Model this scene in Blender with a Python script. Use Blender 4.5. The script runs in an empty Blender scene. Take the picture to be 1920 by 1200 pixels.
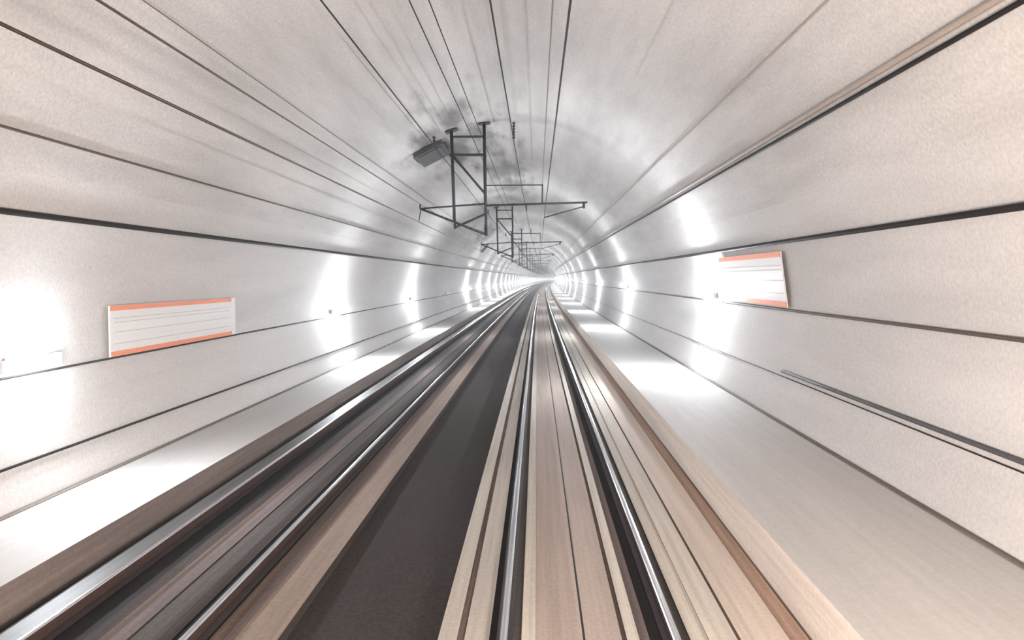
import bpy, bmesh, math, random
from mathutils import Vector
random.seed(7)
PI = math.pi
SC = bpy.context.scene
COL = SC.collection

# ------------------------------------------------------------------ layout
RC = 14000.0                      # radius of the track's gentle right-hand curve
CX, CZ, CR = -1.13, 2.2, 6.32    # bore of the tunnel: centre and radius of the lining
Y0, Y1 = -14.0, 1000.0

def cy(y):                       # sideways shift of the alignment at chainage y
    return y*abs(y)/(2*RC) if y > 0 else 0.0

def stations(y0=Y0, y1=Y1):
    ys = [y0]
    while ys[-1] < y1:
        y = ys[-1]
        ys.append(min(y1, y+(3.0 if y < 60 else 5.0 if y < 200 else 10.0)))
    return ys

def wall_x(z, side):             # inner face of the lining at height z
    return CX+side*math.sqrt(CR*CR-(z-CZ)**2)

# --------------------------------------------------------------- materials
def mat(name, col, rough=.8, metal=0.0, var=.12, streak=.0, scale=1.0, blotch=0.0, warm=None, spec=.5, bump=0.0):
    m = bpy.data.materials.new(name); m.use_nodes = True
    nt = m.node_tree; N = nt.nodes; L = nt.links
    b = N['Principled BSDF']
    b.inputs['Roughness'].default_value = rough
    b.inputs['Metallic'].default_value = metal
    b.inputs['Specular IOR Level'].default_value = spec
    tc = N.new('ShaderNodeTexCoord')
    cur = None
    def noise(sc3, s, det):
        mp = N.new('ShaderNodeMapping'); mp.inputs['Scale'].default_value = sc3
        L.new(tc.outputs['Object'], mp.inputs['Vector'])
        n = N.new('ShaderNodeTexNoise'); n.inputs['Scale'].default_value = s
        n.inputs['Detail'].default_value = det; n.inputs['Roughness'].default_value = .6
        L.new(mp.outputs[0], n.inputs['Vector']); return n
    def layer(n, lo, hi, prev):
        r = N.new('ShaderNodeMapRange'); r.inputs['From Min'].default_value = .32; r.inputs['From Max'].default_value = .68
        r.inputs['To Min'].default_value = lo; r.inputs['To Max'].default_value = hi
        L.new(n.outputs['Fac'], r.inputs['Value'])
        if prev is None: return r.outputs[0]
        k = N.new('ShaderNodeMath'); k.operation = 'MULTIPLY'
        L.new(prev, k.inputs[0]); L.new(r.outputs[0], k.inputs[1]); return k.outputs[0]
    cur = layer(noise((1, 1, 1), 22*scale, 5), 1-var, 1+var, None)
    if streak: cur = layer(noise((1, .02, 1), 14*scale, 3), 1-streak, 1+streak, cur)
    if blotch: cur = layer(noise((1, .14, 1), .9*scale, 4), 1-blotch, 1+blotch*.6, cur)
    mx = N.new('ShaderNodeMix'); mx.data_type = 'RGBA'; mx.blend_type = 'MULTIPLY'; mx.inputs['Factor'].default_value = 1
    mx.inputs[6].default_value = (*col, 1)
    if warm:
        w = noise((1, .3, 1), .5, 3); m2 = N.new('ShaderNodeMix'); m2.data_type = 'RGBA'
        m2.inputs[6].default_value = (*col, 1); m2.inputs[7].default_value = (*warm, 1)
        L.new(w.outputs['Fac'], m2.inputs['Factor']); L.new(m2.outputs[2], mx.inputs[6])
    L.new(cur, mx.inputs[7]); L.new(mx.outputs[2], b.inputs['Base Color'])
    if bump:
        bp = N.new('ShaderNodeBump'); bp.inputs['Strength'].default_value = bump; bp.inputs['Distance'].default_value = .01
        L.new(cur, bp.inputs['Height']); L.new(bp.outputs[0], b.inputs['Normal'])
    return m

def emit(name, col, s):
    m = bpy.data.materials.new(name); m.use_nodes = True
    b = m.node_tree.nodes['Principled BSDF']
    b.inputs['Base Color'].default_value = (.9, .9, .9, 1)
    b.inputs['Emission Color'].default_value = (*col, 1); b.inputs['Emission Strength'].default_value = s
    return m

M = dict(
    lining=mat('lining_concrete', (.60, .585, .58), .75, var=.10, blotch=.10, warm=(.65, .625, .61), spec=.3),
    crown=mat('crown_concrete', (.58, .565, .56), .75, var=.12, blotch=.20, warm=(.63, .605, .585), spec=.3),
    walkL=mat('walkway_concrete_pale', (.54, .53, .515), .7, var=.05, streak=.04, blotch=.06, spec=.3),
    walkR=mat('walkway_concrete_warm', (.60, .585, .57), .7, var=.05, streak=.04, blotch=.06, spec=.3),
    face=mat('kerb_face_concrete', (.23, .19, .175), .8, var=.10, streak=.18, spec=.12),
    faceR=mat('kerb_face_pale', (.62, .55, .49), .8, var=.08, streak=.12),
    gutter=mat('gutter_stained_concrete', (.38, .26, .20), .8, var=.1, streak=.2),
    black=mat('near_black_concrete', (.018, .016, .018), .75, var=.2, streak=.3, spec=.12),  # near-black strips in the slabs, beside the rails and left walkway
    floor=mat('dark_track_bed', (.048, .040, .039), .85, var=.25, blotch=.25, scale=.8, spec=.12),
    cream=mat('slab_cream', (.62, .535, .47), .75, var=.08, streak=.10, blotch=.08),
    beige=mat('slab_beige', (.43, .36, .32), .75, var=.10, streak=.10, blotch=.12),
    pale=mat('slab_pale_grey', (.60, .56, .50), .75, var=.08, streak=.12),
    greige=mat('slab_greige', (.46, .42, .375), .75, var=.1, streak=.15),
    brown=mat('slab_brown', (.14, .105, .09), .8, var=.15, streak=.3, spec=.12),
    darkbrown=mat('slab_dark_brown', (.06, .048, .045), .8, var=.2, streak=.3, spec=.12),
    mauve=mat('slab_mauve_grey', (.17, .14, .138), .8, var=.12, streak=.2, spec=.12),
    midgrey=mat('slab_mid_grey', (.095, .085, .082), .8, var=.15, streak=.25, spec=.12),
    sheen=mat('steel_guard_strip', (.09, .09, .088), .5, metal=.3, var=.08, streak=.25),
    tan=mat('slab_tan', (.25, .19, .155), .8, var=.12, streak=.15, blotch=.15),
    joint=mat('dark_wall_joint', (.17, .145, .125), .85, var=.2, streak=.3),  # darker brown-grey strip along the foot of each wall
    railtop=mat('polished_rail_steel', (.78, .78, .80), .16, metal=1.0, var=.03, streak=.05),
    railside=mat('rusty_rail_steel', (.075, .045, .04), .55, metal=.3, var=.15, streak=.2, spec=.12),
    railfoot=mat('oiled_rail_foot', (.05, .04, .04), .6, metal=.3, var=.15, spec=.12),
    cable=mat('black_cable_sheath', (.022, .019, .018), .6, var=.1, spec=.12),
    cablebrown=mat('brown_cable_sheath', (.09, .065, .05), .6, var=.1),
    conduit=mat('beige_conduit', (.36, .30, .26), .6, var=.08, streak=.1),
    wire=mat('copper_contact_wire', (.10, .062, .045), .4, metal=.7, var=.05),
    steel=mat('dark_galvanised_steel', (.045, .045, .055), .55, metal=.4, var=.1),
    insul=mat('brown_ceramic_insulator', (.06, .035, .03), .3, var=.05),
    box=mat('dark_grey_box_paint', (.07, .07, .075), .6, var=.08),
    panel=mat('white_panel_enamel', (.80, .79, .78), .5, var=.03, streak=.02),
    orange=mat('orange_panel_edge', (.86, .27, .13), .5, var=.04),
    rib=mat('grey_panel_line', (.52, .51, .50), .5, var=.04),
    housing=mat('lamp_housing_grey', (.75, .75, .76), .5, var=.05),
    deadglass=mat('unlit_diffuser', (.35, .35, .37), .3, var=.05),
)
def blur_smear(m, spots):
    """dark patches with a ragged outline painted on the vault around the wire supports"""
    nt = m.node_tree; N = nt.nodes; L = nt.links; b = N['Principled BSDF']
    src = b.inputs['Base Color'].links[0].from_socket
    tc = N.new('ShaderNodeTexCoord')
    for c, sz, dk in spots:
        a = N.new('ShaderNodeVectorMath'); a.operation = 'SUBTRACT'; a.inputs[1].default_value = c
        L.new(tc.outputs['Object'], a.inputs[0])
        d = N.new('ShaderNodeVectorMath'); d.operation = 'DIVIDE'; d.inputs[1].default_value = sz
        L.new(a.outputs[0], d.inputs[0])
        ln = N.new('ShaderNodeVectorMath'); ln.operation = 'LENGTH'; L.new(d.outputs[0], ln.inputs[0])
        mp = N.new('ShaderNodeMapping'); mp.inputs['Scale'].default_value = (1, .22, 1); L.new(tc.outputs['Object'], mp.inputs[0])
        n = N.new('ShaderNodeTexNoise'); n.inputs['Scale'].default_value = 1.3; n.inputs['Detail'].default_value = 5; L.new(mp.outputs[0], n.inputs[0])
        k = N.new('ShaderNodeMath'); k.operation = 'MULTIPLY_ADD'; k.inputs[1].default_value = 2.4; L.new(n.outputs['Fac'], k.inputs[0]); L.new(ln.outputs['Value'], k.inputs[2])
        r = N.new('ShaderNodeMapRange'); r.interpolation_type = 'SMOOTHSTEP'
        r.inputs['From Min'].default_value = 1.25; r.inputs['From Max'].default_value = 2.15
        r.inputs['To Min'].default_value = dk; r.inputs['To Max'].default_value = 0; L.new(k.outputs[0], r.inputs['Value'])
        x = N.new('ShaderNodeMix'); x.data_type = 'RGBA'; x.inputs[7].default_value = (.09, .085, .085, 1)
        L.new(r.outputs[0], x.inputs['Factor']); L.new(src, x.inputs[6]); src = x.outputs[2]
    L.new(src, b.inputs['Base Color'])
blur_smear(M['crown'], [((-2.9, 28, 8.0), (2.1, 8, 2.0), .85), ((-1.5, 40, 8.3), (1.6, 16, 2.0), .6), ((-4.6, 70, 7.4), (1.8, 14, 2.0), .5)])  # dark smear of the motion-blurred supports, put into the vault colour
M['glow'] = emit('lit_diffuser', (.93, .96, 1.0), 60.0)

# ------------------------------------------------------------------- mesh helpers
def link(name, bm, mats, parent=None):
    me = bpy.data.meshes.new(name); bm.normal_update(); bm.to_mesh(me); bm.free()
    for m in (mats if isinstance(mats, (list, tuple)) else [mats]): me.materials.append(m)
    o = bpy.data.objects.new(name, me); COL.objects.link(o)
    if parent: o.parent = parent
    return o

def sweep(bm, prof, ys, closed=True, mi=None, smooth=False, shift=cy):
    """prof: (x, z) points in the cross-section, swept along the curved alignment."""
    rings = [[bm.verts.new((x+shift(y), y, z)) for x, z in prof] for y in ys]
    n = len(prof); segs = n if closed else n-1
    for a, b in zip(rings, rings[1:]):
        for i in range(segs):
            j = (i+1) % n
            f = bm.faces.new((a[i], b[i], b[j], a[j]))
            f.material_index = mi[i] if mi else 0; f.smooth = smooth
    if closed:
        bm.faces.new(rings[0]); bm.faces.new(list(reversed(rings[-1])))

def circ_prof(x, z, r, n=10, a0=0.0):
    return [(x+r*math.cos(a0+2*PI*i/n), z+r*math.sin(a0+2*PI*i/n)) for i in range(n)]

def box(bm, c, s, mi=0, rot=0.0, bev=0.0):
    """box centred at c, size s, turned by rot about the y axis"""
    vs = bmesh.ops.create_cube(bm, size=1.0)['verts']
    for v in vs:
        x, y, z = v.co.x*s[0], v.co.y*s[1], v.co.z*s[2]
        v.co = (c[0]+x*math.cos(rot)+z*math.sin(rot), c[1]+y, c[2]-x*math.sin(rot)+z*math.cos(rot))
    fs = {f for v in vs for f in v.link_faces}
    for f in fs: f.material_index = mi
    if bev:
        es = list({e for f in fs for e in f.edges})
        bmesh.ops.bevel(bm, geom=es, offset=bev, segments=2, affect='EDGES', profile=.6)

def tube(bm, p0, p1, r, n=10, r2=None):
    p0, p1 = Vector(p0), Vector(p1); d = (p1-p0); L = d.length; d.normalize()
    u = d.cross(Vector((0, 1, 0)) if abs(d.y) < .9 else Vector((1, 0, 0))).normalized(); v = d.cross(u)
    r2 = r if r2 is None else r2
    ra = [bm.verts.new(p0+u*r*math.cos(2*PI*i/n)+v*r*math.sin(2*PI*i/n)) for i in range(n)]
    rb = [bm.verts.new(p1+u*r2*math.cos(2*PI*i/n)+v*r2*math.sin(2*PI*i/n)) for i in range(n)]
    for i in range(n):
        f = bm.faces.new((ra[i], ra[(i+1) % n], rb[(i+1) % n], rb[i])); f.smooth = True
    bm.faces.new(list(reversed(ra))); bm.faces.new(rb)

def insulator(bm, p0, p1, r=.05, sheds=5):
    p0, p1 = Vector(p0), Vector(p1)
    tube(bm, p0, p1, r*.45)
    for k in range(sheds):
        a = p0.lerp(p1, (k+.3)/sheds); b = p0.lerp(p1, (k+.7)/sheds)
        tube(bm, a, b, r, r2=r*.6)

def tag(o, label=None, cat=None, group=None, kind=None):
    if label: o['label'] = label
    if cat: o['category'] = cat
    if group: o['group'] = group
    if kind: o['kind'] = kind
    return o

def empty(name, loc=(0, 0, 0)):
    o = bpy.data.objects.new(name, None); COL.objects.link(o); o.location = loc
    o.empty_display_size = .2
    return o

YS = stations()

# ------------------------------------------------------------------- lining
def ang(x, z): return math.atan2(z-CZ, x-CX)
aL0 = PI+math.asin((CZ+.55)/CR); aL1 = PI-math.asin((4.6-CZ)/CR)
aR0 = -math.asin((CZ+.45)/CR); aR1 = math.asin((4.6-CZ)/CR)
def arc(a0, a1, n):
    t = .35
    ins = [(CX+CR*math.cos(a0+(a1-a0)*i/n), CZ+CR*math.sin(a0+(a1-a0)*i/n)) for i in range(n+1)]
    out = [(CX+(CR+t)*math.cos(a0+(a1-a0)*i/n), CZ+(CR+t)*math.sin(a0+(a1-a0)*i/n)) for i in range(n+1)]
    return ins+out[::-1]
def lining(name, a0, a1, n, m, label, cat):
    bm = bmesh.new(); sweep(bm, arc(a0, a1, n), YS, True, smooth=False)
    bmesh.ops.recalc_face_normals(bm, faces=bm.faces)
    for f in bm.faces:
        if abs(f.normal.y) < .5: f.smooth = True
    for e in bm.edges:
        if len(e.link_faces) == 2 and e.link_faces[0].normal.angle(e.link_faces[1].normal, 0) > .5: e.smooth = False
    o = link(name, bm, m); tag(o, label, cat, kind='structure')
lining('wall_left', aL0, aL1, 22, M['lining'], 'curved pale concrete tunnel wall on the left', 'wall')
lining('wall_right', aR0, aR1, 22, M['lining'], 'curved pale concrete tunnel wall on the right', 'wall')
lining('ceiling', aR1, aL1, 40, M['crown'], 'arched concrete tunnel vault above the tracks', 'ceiling')

# ------------------------------------------------------------------- floor, slabs and walkways
def slab(name, tops, base, mats, label, cat, kind='structure'):
    """tops: list of (x0, x1, z, material) strips from left to right; one closed profile"""
    pts = [(tops[0][0], base)]; mi = []
    ml = list(dict.fromkeys([t[3] for t in tops]+[mats]))
    side = ml.index(mats)
    for k, (a, b, z, m) in enumerate(tops):
        if (a, z) != pts[-1]:
            pts.append((a, z)); mi.append(side)
        pts.append((b, z)); mi.append(ml.index(m))
    pts.append((tops[-1][1], base)); mi.append(side); mi.append(side)
    bm = bmesh.new(); sweep(bm, pts, YS, True, mi)
    bmesh.ops.recalc_face_normals(bm, faces=bm.faces)
    o = link(name, bm, [M[k] for k in ml]); return tag(o, label, cat, kind=kind)

bm = bmesh.new(); sweep(bm, [(-6.9, -.9), (4.8, -.9), (4.8, -.46), (-6.9, -.46)], YS)
bmesh.ops.recalc_face_normals(bm, faces=bm.faces)
tag(link('floor', bm, M['floor']), 'dark grey track bed between the two tracks', 'floor', kind='structure')

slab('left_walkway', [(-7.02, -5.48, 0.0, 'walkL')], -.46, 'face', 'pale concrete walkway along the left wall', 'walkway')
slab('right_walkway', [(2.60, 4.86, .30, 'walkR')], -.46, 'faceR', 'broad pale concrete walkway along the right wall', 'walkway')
slab('left_track_slab', [
    (-5.42, -5.22, -.40, 'black'), (-5.22, -4.86, -.30, 'sheen'), (-4.86, -4.40, -.35, 'black'),
    (-4.40, -4.24, -.35, 'darkbrown'), (-4.24, -4.12, -.35, 'brown'), (-4.12, -3.95, -.33, 'mauve'), (-3.95, -3.925, -.345, 'darkbrown'),
    (-3.925, -3.66, -.335, 'midgrey'), (-3.66, -3.52, -.335, 'darkbrown'), (-3.52, -3.16, -.35, 'black'),
    (-3.16, -3.02, -.34, 'brown'), (-3.02, -2.92, -.34, 'mauve'), (-2.92, -2.50, -.34, 'tan')], -.46, 'darkbrown',
    'dark striped concrete slab carrying the left track', 'track slab')
slab('right_track_slab', [
    (-.905, -.73, -.18, 'greige'), (-.73, -.66, -.20, 'brown'), (-.66, -.43, -.18, 'greige'), (-.43, -.22, -.215, 'black'),
    (-.22, -.13, -.20, 'midgrey'), (-.13, .0, -.165, 'pale'), (.0, .44, -.18, 'beige'), (.44, .462, -.21, 'black'), (.462, .80, -.18, 'beige'),
    (.80, .845, -.20, 'brown'), (.845, .96, -.17, 'pale'), (.96, 1.06, -.19, 'mauve'), (1.06, 1.34, -.215, 'black'), (1.34, 1.43, -.205, 'midgrey'),
    (1.43, 1.56, -.175, 'pale'), (1.56, 1.60, -.185, 'greige'), (1.60, 1.865, -.175, 'pale'), (1.865, 1.90, -.195, 'brown'),
    (1.90, 2.35, -.18, 'cream'), (2.35, 2.56, -.22, 'gutter'), (2.56, 2.60, -.235, 'brown')], -.46, 'brown',
    'light beige concrete slab carrying the right track', 'track slab')

for nm, x0, x1, z in (('trim_1', -7.03, -6.95, 0.0), ('trim_2', 4.78, 4.88, .30)):
    bm = bmesh.new(); sweep(bm, [(x0, z+.001), (x1, z+.001), (x1, z+.012), (x0, z+.02)], YS)
    bmesh.ops.recalc_face_normals(bm, faces=bm.faces)
    tag(link(nm, bm, M['joint']), 'dark joint strip where the walkway meets the %s wall' % ('left' if x0 < 0 else 'right'), 'joint', kind='structure')

# ------------------------------------------------------------------- running rails
def rail(x, top, label):
    t = empty('running_rail', (x, 0, top-.17))
    z0 = -(top-.17)
    def part(name, prof, m, mi=None, smooth=False):
        bm = bmesh.new(); sweep(bm, prof, YS, True, mi, smooth)
        bmesh.ops.recalc_face_normals(bm, faces=bm.faces)
        return link(name, bm, m, t)
    part('rail_foot', [(-.075, 0), (.075, 0), (.075, .012), (.02, .03), (-.02, .03), (-.075, .012)], M['railfoot'])
    part('rail_web', [(-.009, .028), (.009, .028), (.009, .132), (-.009, .132)], M['railside'])
    part('rail_head', [(-.036, .132), (.036, .132), (.036, .158), (.026, .168), (.010, .172), (-.010, .172), (-.026, .168), (-.036, .158)],
         [M['railside'], M['railtop']], [0, 0, 1, 1, 1, 1, 1, 0])
    tag(t, label, 'rail', 'steel rails of the two tracks')
rail(-4.74, -.155, 'shiny steel rail of the left track next to the left walkway')
rail(-3.25, -.155, 'shiny steel rail of the left track next to the dark middle bed')
rail(-.285, .0, 'steel rail of the right track next to the dark middle bed')
rail(1.245, .0, 'steel rail of the right track nearest the right walkway')

# ------------------------------------------------------------------- wall cables, conduits
def run(name, x, z, r, m, label, cat, y0=Y0, y1=Y1, group=None, n=10, flat=None):
    bm = bmesh.new(); ys = [y for y in YS if y0 < y < y1]; ys = [y0]+ys+[y1]
    if flat:
        w, h = flat
        prof = [(x-w/2, z-h/2), (x+w/2, z-h/2), (x+w/2, z+h/2), (x-w/2, z+h/2)]
        sweep(bm, prof, ys)
    else: sweep(bm, circ_prof(x, z, r, n), ys, True, smooth=True)
    bmesh.ops.recalc_face_normals(bm, faces=bm.faces)
    o = link(name, bm, m); return tag(o, label, cat, group)
WG = 'cables running along the tunnel walls'
def on_wall(z, r, side): return wall_x(z, side)-side*(r+.012)
run('wall_cable', on_wall(4.05, .045, -1), 4.05, .045, M['cable'], 'thick black cable high on the left wall above the lamps', 'cable', group=WG)
run('wall_cable', on_wall(1.76, .018, -1), 1.76, .018, M['cable'], 'thin dark cable at lamp height on the left wall', 'cable', group=WG)
run('wall_cable', on_wall(.56, .020, -1), .56, .020, M['cable'], 'thin dark cable low on the left wall above the walkway', 'cable', group=WG)
run('wall_cable', on_wall(3.88, .042, 1), 3.88, .042, M['cable'], 'thick dark cable high on the right wall above the lamps', 'cable', group=WG)
run('wall_cable', on_wall(2.50, .026, 1), 2.50, .026, M['cablebrown'], 'brown cable at lamp height on the right wall', 'cable', group=WG)
run('wall_cable', on_wall(1.13, .009, 1), 1.13, .009, M['cable'], 'hair-thin dark cable low on the right wall', 'cable', group=WG)
run('wall_conduit', on_wall(1.24, .030, 1), 1.24, .030, M['box'], 'short thick dark conduit low on the right wall beside a thin cable', 'conduit', y1=15.5)
def on_arc(a, r): return CX+(CR-r-.012)*math.cos(a), CZ+(CR-r-.012)*math.sin(a)
def vault(name, px, pz, r, m, label, cat, group=None):
    x, z = on_arc(ang(px, pz), r); return run(name, x, z, r, m, label, cat, group=group)
VG = 'cables fixed to the vault'
vault('vault_conduit', 4.15, 5.67, .040, M['conduit'], 'beige conduit pipe on the right vault, above a black cable', 'conduit')
vault('vault_cable', 4.222, 5.565, .028, M['cable'], 'black cable on the right vault directly under the beige conduit', 'cable', VG)
vault('vault_cable', 3.50, 6.50, .014, M['conduit'], 'thin tan cable on the right vault above the conduit pipe', 'cable', VG)
vault('vault_cable', -6.75, 5.08, .020, M['cablebrown'], 'brown cable on the left vault just above the thick wall cable', 'cable', VG)
vault('vault_cable', -5.33, 6.92, .008, M['cablebrown'], 'hair-thin brown cable on the left vault, highest of that side', 'cable', VG)
run('track_cable', .451, -.188, .012, M['cable'], 'thin black cable along the middle of the right track', 'cable')

# ------------------------------------------------------------------- overhead wires
OG = 'overhead wires above the tracks'
def wire(x, z, r, m, label): run('overhead_wire', x, z, r, M[m], label, 'wire', group=OG, n=8)
wire(-4.10, 5.10, .020, 'wire', 'thick contact wire over the left track, the lowest wire on that side')
wire(-4.05, 5.72, .015, 'wire', 'brown catenary wire right above the left contact wire')
wire(.25, 5.20, .010, 'cable', 'contact wire over the right track, furthest right of the wires')
wire(.19, 6.40, .012, 'wire', 'catenary wire above the right track contact wire')
wire(-3.55, 7.72, .016, 'cable', 'feeder wire left of the drop tubes under the vault')
wire(-1.98, 7.46, .012, 'cable', 'left wire of the close pair under the crown')
wire(-1.69, 7.50, .011, 'cable', 'right wire of the close pair under the crown')
wire(-.80, 7.90, .018, 'cable', 'feeder wire right of the drop tubes at the crown')

# ------------------------------------------------------------------- catenary supports
def make_support():
    t = empty('catenary_support')
    def part(name, fn, m='steel', par=t):
        bm = bmesh.new(); fn(bm); return link(name, bm, M[m], par)
    zc = lambda x: CZ+math.sqrt(CR*CR-(x-CX)**2)
    a = part('drop_tube', lambda b: tube(b, (-2.95, 0, zc(-2.95)-.03), (-2.85, 0, 4.86), .055))
    c = part('drop_tube', lambda b: tube(b, (-1.82, 0, zc(-1.82)-.03), (-1.76, 0, 4.62), .055))
    part('mounting_plate', lambda b: box(b, (-2.95, 0, zc(-2.95)-.035), (.42, .42, .03), rot=-.30), par=a)
    part('mounting_plate', lambda b: box(b, (-1.82, 0, zc(-1.82)-.02), (.42, .42, .03), rot=-.11), par=c)
    part('cross_beam', lambda b: box(b, (-2.4, 0, 7.40), (1.25, .07, .09)))
    part('cross_beam', lambda b: box(b, (-2.4, 0, 8.02), (1.20, .06, .07)))
    part('diagonal_brace', lambda b: tube(b, (-2.90, 0, 7.36), (-1.82, 0, 6.10), .04))
    part('cantilever_arm', lambda b: tube(b, (-1.79, 0, 5.66), (1.74, 0, 5.76), .035))
    part('cantilever_arm', lambda b: tube(b, (-1.79, 0, 5.72), (-4.05, 0, 5.56), .030))
    part('stay_tube', lambda b: tube(b, (-4.05, 0, 5.56), (-1.76, 0, 4.66), .042))
    part('stay_tube', lambda b: tube(b, (-2.85, 0, 4.90), (-1.80, 0, 5.36), .040))
    part('top_stay', lambda b: tube(b, (-1.80, 0, 6.35), (.19, 0, 6.36), .022))
    part('steady_arm', lambda b: tube(b, (1.62, 0, 5.62), (.25, 0, 5.24), .020))
    part('registration_drop', lambda b: tube(b, (1.62, 0, 5.78), (1.62, 0, 5.55), .045))
    part('steady_arm', lambda b: tube(b, (-4.02, 0, 5.56), (-4.10, 0, 5.125), .018))
    part('messenger_clamp', lambda b: tube(b, (-4.05, 0, 5.56), (-4.05, 0, 5.70), .03))
    part('messenger_clamp', lambda b: tube(b, (.19, 0, 5.72), (.19, 0, 6.385), .022))
    part('insulator', lambda b: insulator(b, (-1.72, 0, 5.66), (-1.30, 0, 5.675), .06), 'insul')
    part('insulator', lambda b: insulator(b, (-1.86, 0, 5.715), (-2.25, 0, 5.69), .06), 'insul')
    part('feeder_insulator', lambda b: insulator(b, (-.80, 0, zc(-.80)-.01), (-.80, 0, 7.92), .07, 6), 'insul')
    part('feeder_insulator', lambda b: insulator(b, (-3.55, 0, zc(-3.55)-.01), (-3.55, 0, 7.74), .07, 3), 'insul')
    return t

def copy_tree(o, parent=None):
    c = o.copy(); COL.objects.link(c)
    if parent: c.parent = parent
    for ch in list(o.children): copy_tree(ch, c)
    return c
sup_y = [26+28*k for k in range(17)]
sup_lab = {0: 'dark steel wire support hanging from the vault, nearest of the row',
           1: 'dark steel wire support hanging from the vault, second of the row',
           2: 'dark steel wire support hanging from the vault, third of the row',
           3: 'dark steel wire support hanging from the vault, fourth of the row'}
proto = make_support()
sups = [proto]+[copy_tree(proto) for _ in sup_y[1:]]
for k, (o, y) in enumerate(zip(sups, sup_y)):
    o.location = (cy(y), y, 0)
    tag(o, sup_lab.get(k, 'small distant wire support among the row crowding towards the vanishing point'), 'wire support',
        'catenary supports under the vault')

# ------------------------------------------------------------------- boxes on the vault
def vault_box(a, y, w, l, h, label):
    t = empty('ceiling_box', (CX+CR*math.cos(a)+cy(y), y, CZ+CR*math.sin(a)))
    t.rotation_euler = (0, PI/2-a, 0)
    bm = bmesh.new(); box(bm, (0, 0, -h/2-.03), (w, l, h), bev=.02); link('housing', bm, M['box'], t)
    bm = bmesh.new(); box(bm, (0, 0, -h-.04), (w*.8, l*.8, .02), bev=.008); link('cover', bm, M['box'], t)
    for s in (-1, 1):
        bm = bmesh.new(); box(bm, (s*(w/2+.04), 0, -.03), (.08, l*.5, .05)); link('mounting_bracket', bm, M['steel'], t)
    tag(t, label, 'junction box', 'boxes mounted on the vault')
vault_box(ang(-3.95, 7.86), 28.0, 1.15, 2.4, .16, 'large dark box mounted on the left vault beside the nearest wire support')
vault_box(ang(-5.85, 6.4), 81.0, 1.10, 1.6, .14, 'small dark box mounted far along the left vault near the third wire support')

# ------------------------------------------------------------------- wall panels
def panel(side, z0, z1, y0, y1, label):
    xa, xb = wall_x(z0, side), wall_x(z1, side)
    off = -side*.07
    def P(s, d=0.0):      # s: 0 bottom .. 1 top, d: thickness towards the track
        return (xa+(xb-xa)*s+off-side*d, z0+(z1-z0)*s)
    t = empty('wall_panel', (0, 0, 0))
    def strip(name, s0, s1, d0, d1, ya, yb, m, par):
        ys = [ya+(yb-ya)*i/4 for i in range(5)]
        bm = bmesh.new(); sweep(bm, [P(s0, d0), P(s1, d0), P(s1, d1), P(s0, d1)], ys)
        bmesh.ops.recalc_face_normals(bm, faces=bm.faces)
        return link(name, bm, M[m], par)
    strip('board', .0, 1.0, 0, .03, y0, y1, 'panel', t)
    strip('top_edging', .90, .995, .032, .045, y0, y1-.25, 'orange', t)
    strip('bottom_edging', .005, .10, .032, .045, y0, y1-.25, 'orange', t)
    for s in (.24, .47, .66, .74): strip('grey_line', s, s+.012, .031, .036, y0+.1, y1-.35, 'rib', t)
    for y in (y0+.5, y1-.5): strip('mounting_bracket', .3, .7, -.066, -.001, y, y+.08, 'steel', t)
    tag(t, label, 'panel', 'white wall panels with orange edges')
panel(-1, 1.79, 2.68, 12.6, 17.95, 'long white panel with orange edges on the left wall')
panel(1, 2.56, 3.70, 15.3, 20.6, 'long white panel with orange edges on the right wall under the high cable')

# ------------------------------------------------------------------- wall lamps
LIT = {}
def lamp(side, y, z, lit, label, power, proto={}):
    key = (side, lit)
    t = empty('wall_lamp', (wall_x(z, side)+cy(y), y, z))
    if key not in proto:
        s = -side
        hb = bmesh.new(); box(hb, (s*.075, 0, 0), (.09, 1.20, .16), bev=.015)
        db = bmesh.new(); box(db, (s*.135, 0, 0), (.035, 1.08, .12), bev=.015)
        ebs = []
        for e in (-1, 1):
            eb = bmesh.new(); box(eb, (s*.08, e*.62, 0), (.11, .05, .18), bev=.01); ebs.append(('end_cap', eb))
            bb = bmesh.new(); box(bb, (s*.014, e*.40, 0), (.028, .06, .22)); ebs.append(('mounting_bracket', bb))
        me = []
        for nm, b, m in [('housing', hb, 'housing'), ('diffuser', db, 'glow' if lit else 'deadglass')]+[(n, b, 'housing') for n, b in ebs]:
            d = bpy.data.meshes.new(nm); b.to_mesh(d); b.free(); d.materials.append(M[m]); me.append((nm, d))
        proto[key] = me
    for nm, d in proto[key]:
        o = bpy.data.objects.new(nm, d); COL.objects.link(o); o.parent = t
    if lit:
        lk = (side, power)
        if lk not in LIT:
            ld = bpy.data.lights.new('lamp_light', 'POINT'); ld.energy = power; ld.color = (.90, .95, 1.0)
            ld.shadow_soft_size = .16; LIT[lk] = ld
        l = bpy.data.objects.new('lamp_light', LIT[lk]); COL.objects.link(l); l.parent = t
        l.location = (-side*.40, 0, 0)
        if y > 330:
            tag(t, label, 'lamp', 'wall lamps on the %s wall' % ('left' if side < 0 else 'right')); return
        if side not in LIT:
            ad = bpy.data.lights.new('lamp_beam', 'AREA'); ad.shape = 'RECTANGLE'; ad.size = 1.05; ad.size_y = .11
            ad.energy = BEAM; ad.color = (.90, .94, 1.0); LIT[side] = ad
        l = bpy.data.objects.new('lamp_beam', LIT[side]); COL.objects.link(l); l.parent = t
        l.location = (-side*.158, 0, 0); l.rotation_euler = (0, -side*PI/2, 0) if side < 0 else (0, PI/2, 0)
        l.rotation_euler = Vector((side, 0, 0)).to_track_quat('Z', 'Y').to_euler()
    tag(t, label, 'lamp', 'wall lamps on the %s wall' % ('left' if side < 0 else 'right'))
PW = 240.0
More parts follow.
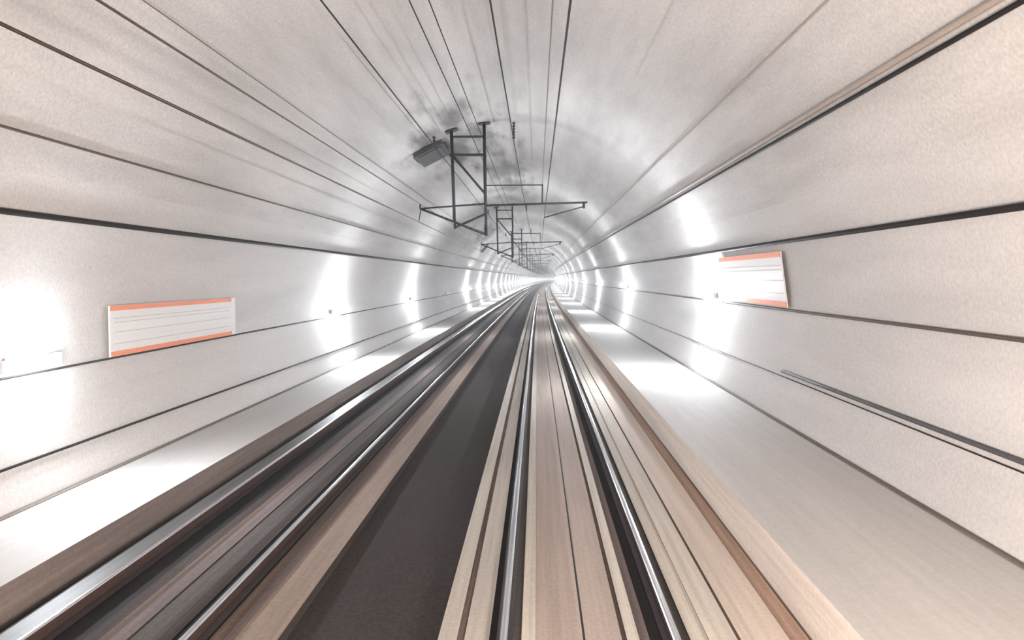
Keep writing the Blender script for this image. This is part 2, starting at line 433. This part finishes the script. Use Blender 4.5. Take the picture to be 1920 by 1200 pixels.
BEAM = 90.0
n = 0
for k in range(0, 52):
    y = 10.6+16.7*k
    lab = {-1: 'lit lamp on the left wall behind the viewpoint', 0: 'glaring lamp on the left wall, nearest of its row', 1: 'glaring lamp on the left wall just beyond the white panel',
           2: 'glaring lamp on the left wall, third of its row', 3: 'unlit dark lamp on the left wall between two lit lamps',
           4: 'glaring lamp on the left wall just beyond the unlit lamp'}.get(k, 'distant glaring lamp in the merging row on the left wall')
    if y < -13: continue
    lamp(-1, y, 1.93, k != 3, lab, 42.0 if k == 0 else PW if k < 4 else 330.0)
for k in range(0, 42):
    y = 22.2+20.7*k
    lab = {-1: 'lit lamp on the right wall beside the viewpoint', 0: 'glaring lamp on the right wall at the far end of the white panel', 1: 'glaring lamp on the right wall, second of its row ahead',
           2: 'glaring lamp on the right wall, third of its row ahead'}.get(k, 'distant glaring lamp in the merging row on the right wall')
    lamp(1, y, 2.66, True, lab, 300.0 if k < 1 or k > 3 else PW)

# ------------------------------------------------------------------- headlamps of the train the picture is taken from
for x in (-.35, 1.25):
    ld = bpy.data.lights.new('train_headlight', 'SPOT'); ld.energy = 1250; ld.color = (1.0, .85, .74)
    ld.spot_size = math.radians(172); ld.spot_blend = 1.0; ld.shadow_soft_size = .15
    l = bpy.data.objects.new('train_headlight', ld); COL.objects.link(l); l.location = (x, -.3, 1.6)
    l.rotation_euler = (math.radians(80), 0, 0)

# ------------------------------------------------------------------- world
w = bpy.data.worlds.new('tunnel_air'); SC.world = w; w.use_nodes = True
w.node_tree.nodes['Background'].inputs[0].default_value = (1, .95, .92, 1)
w.node_tree.nodes['Background'].inputs[1].default_value = 1.0

_v = w.node_tree.nodes.new('ShaderNodeVolumeScatter')      # thin haze in the tunnel air, added for the glow around the lamps
_v.inputs['Density'].default_value = .0024; _v.inputs['Anisotropy'].default_value = .6
w.node_tree.links.new(_v.outputs[0], w.node_tree.nodes['World Output'].inputs['Volume'])

# ------------------------------------------------------------------- camera
cam = bpy.data.cameras.new('camera'); co = bpy.data.objects.new('camera', cam); COL.objects.link(co)
cam.sensor_width = 36; cam.lens = 1400/1920*36; cam.clip_end = 2000; cam.clip_start = .05
pitch = math.atan(79/1400); yaw = math.atan(45/1400*math.cos(pitch))
co.location = (0, 0, 3.16); co.rotation_euler = (PI/2-pitch, 0, yaw)
SC.camera = co

SC.view_settings.view_transform = 'Standard'; SC.view_settings.look = 'None'
SC.view_settings.gamma = 1.0; SC.view_settings.use_curve_mapping = False
SC.view_settings.exposure = 1.2
SC.cycles.use_denoising = True
SC.cycles.max_bounces = 6; SC.cycles.diffuse_bounces = 4; SC.cycles.glossy_bounces = 2; SC.cycles.volume_bounces = 0
SC.cycles.use_adaptive_sampling = True; SC.cycles.adaptive_threshold = .05; SC.cycles.adaptive_min_samples = 12
SC.cycles.sample_clamp_indirect = 8
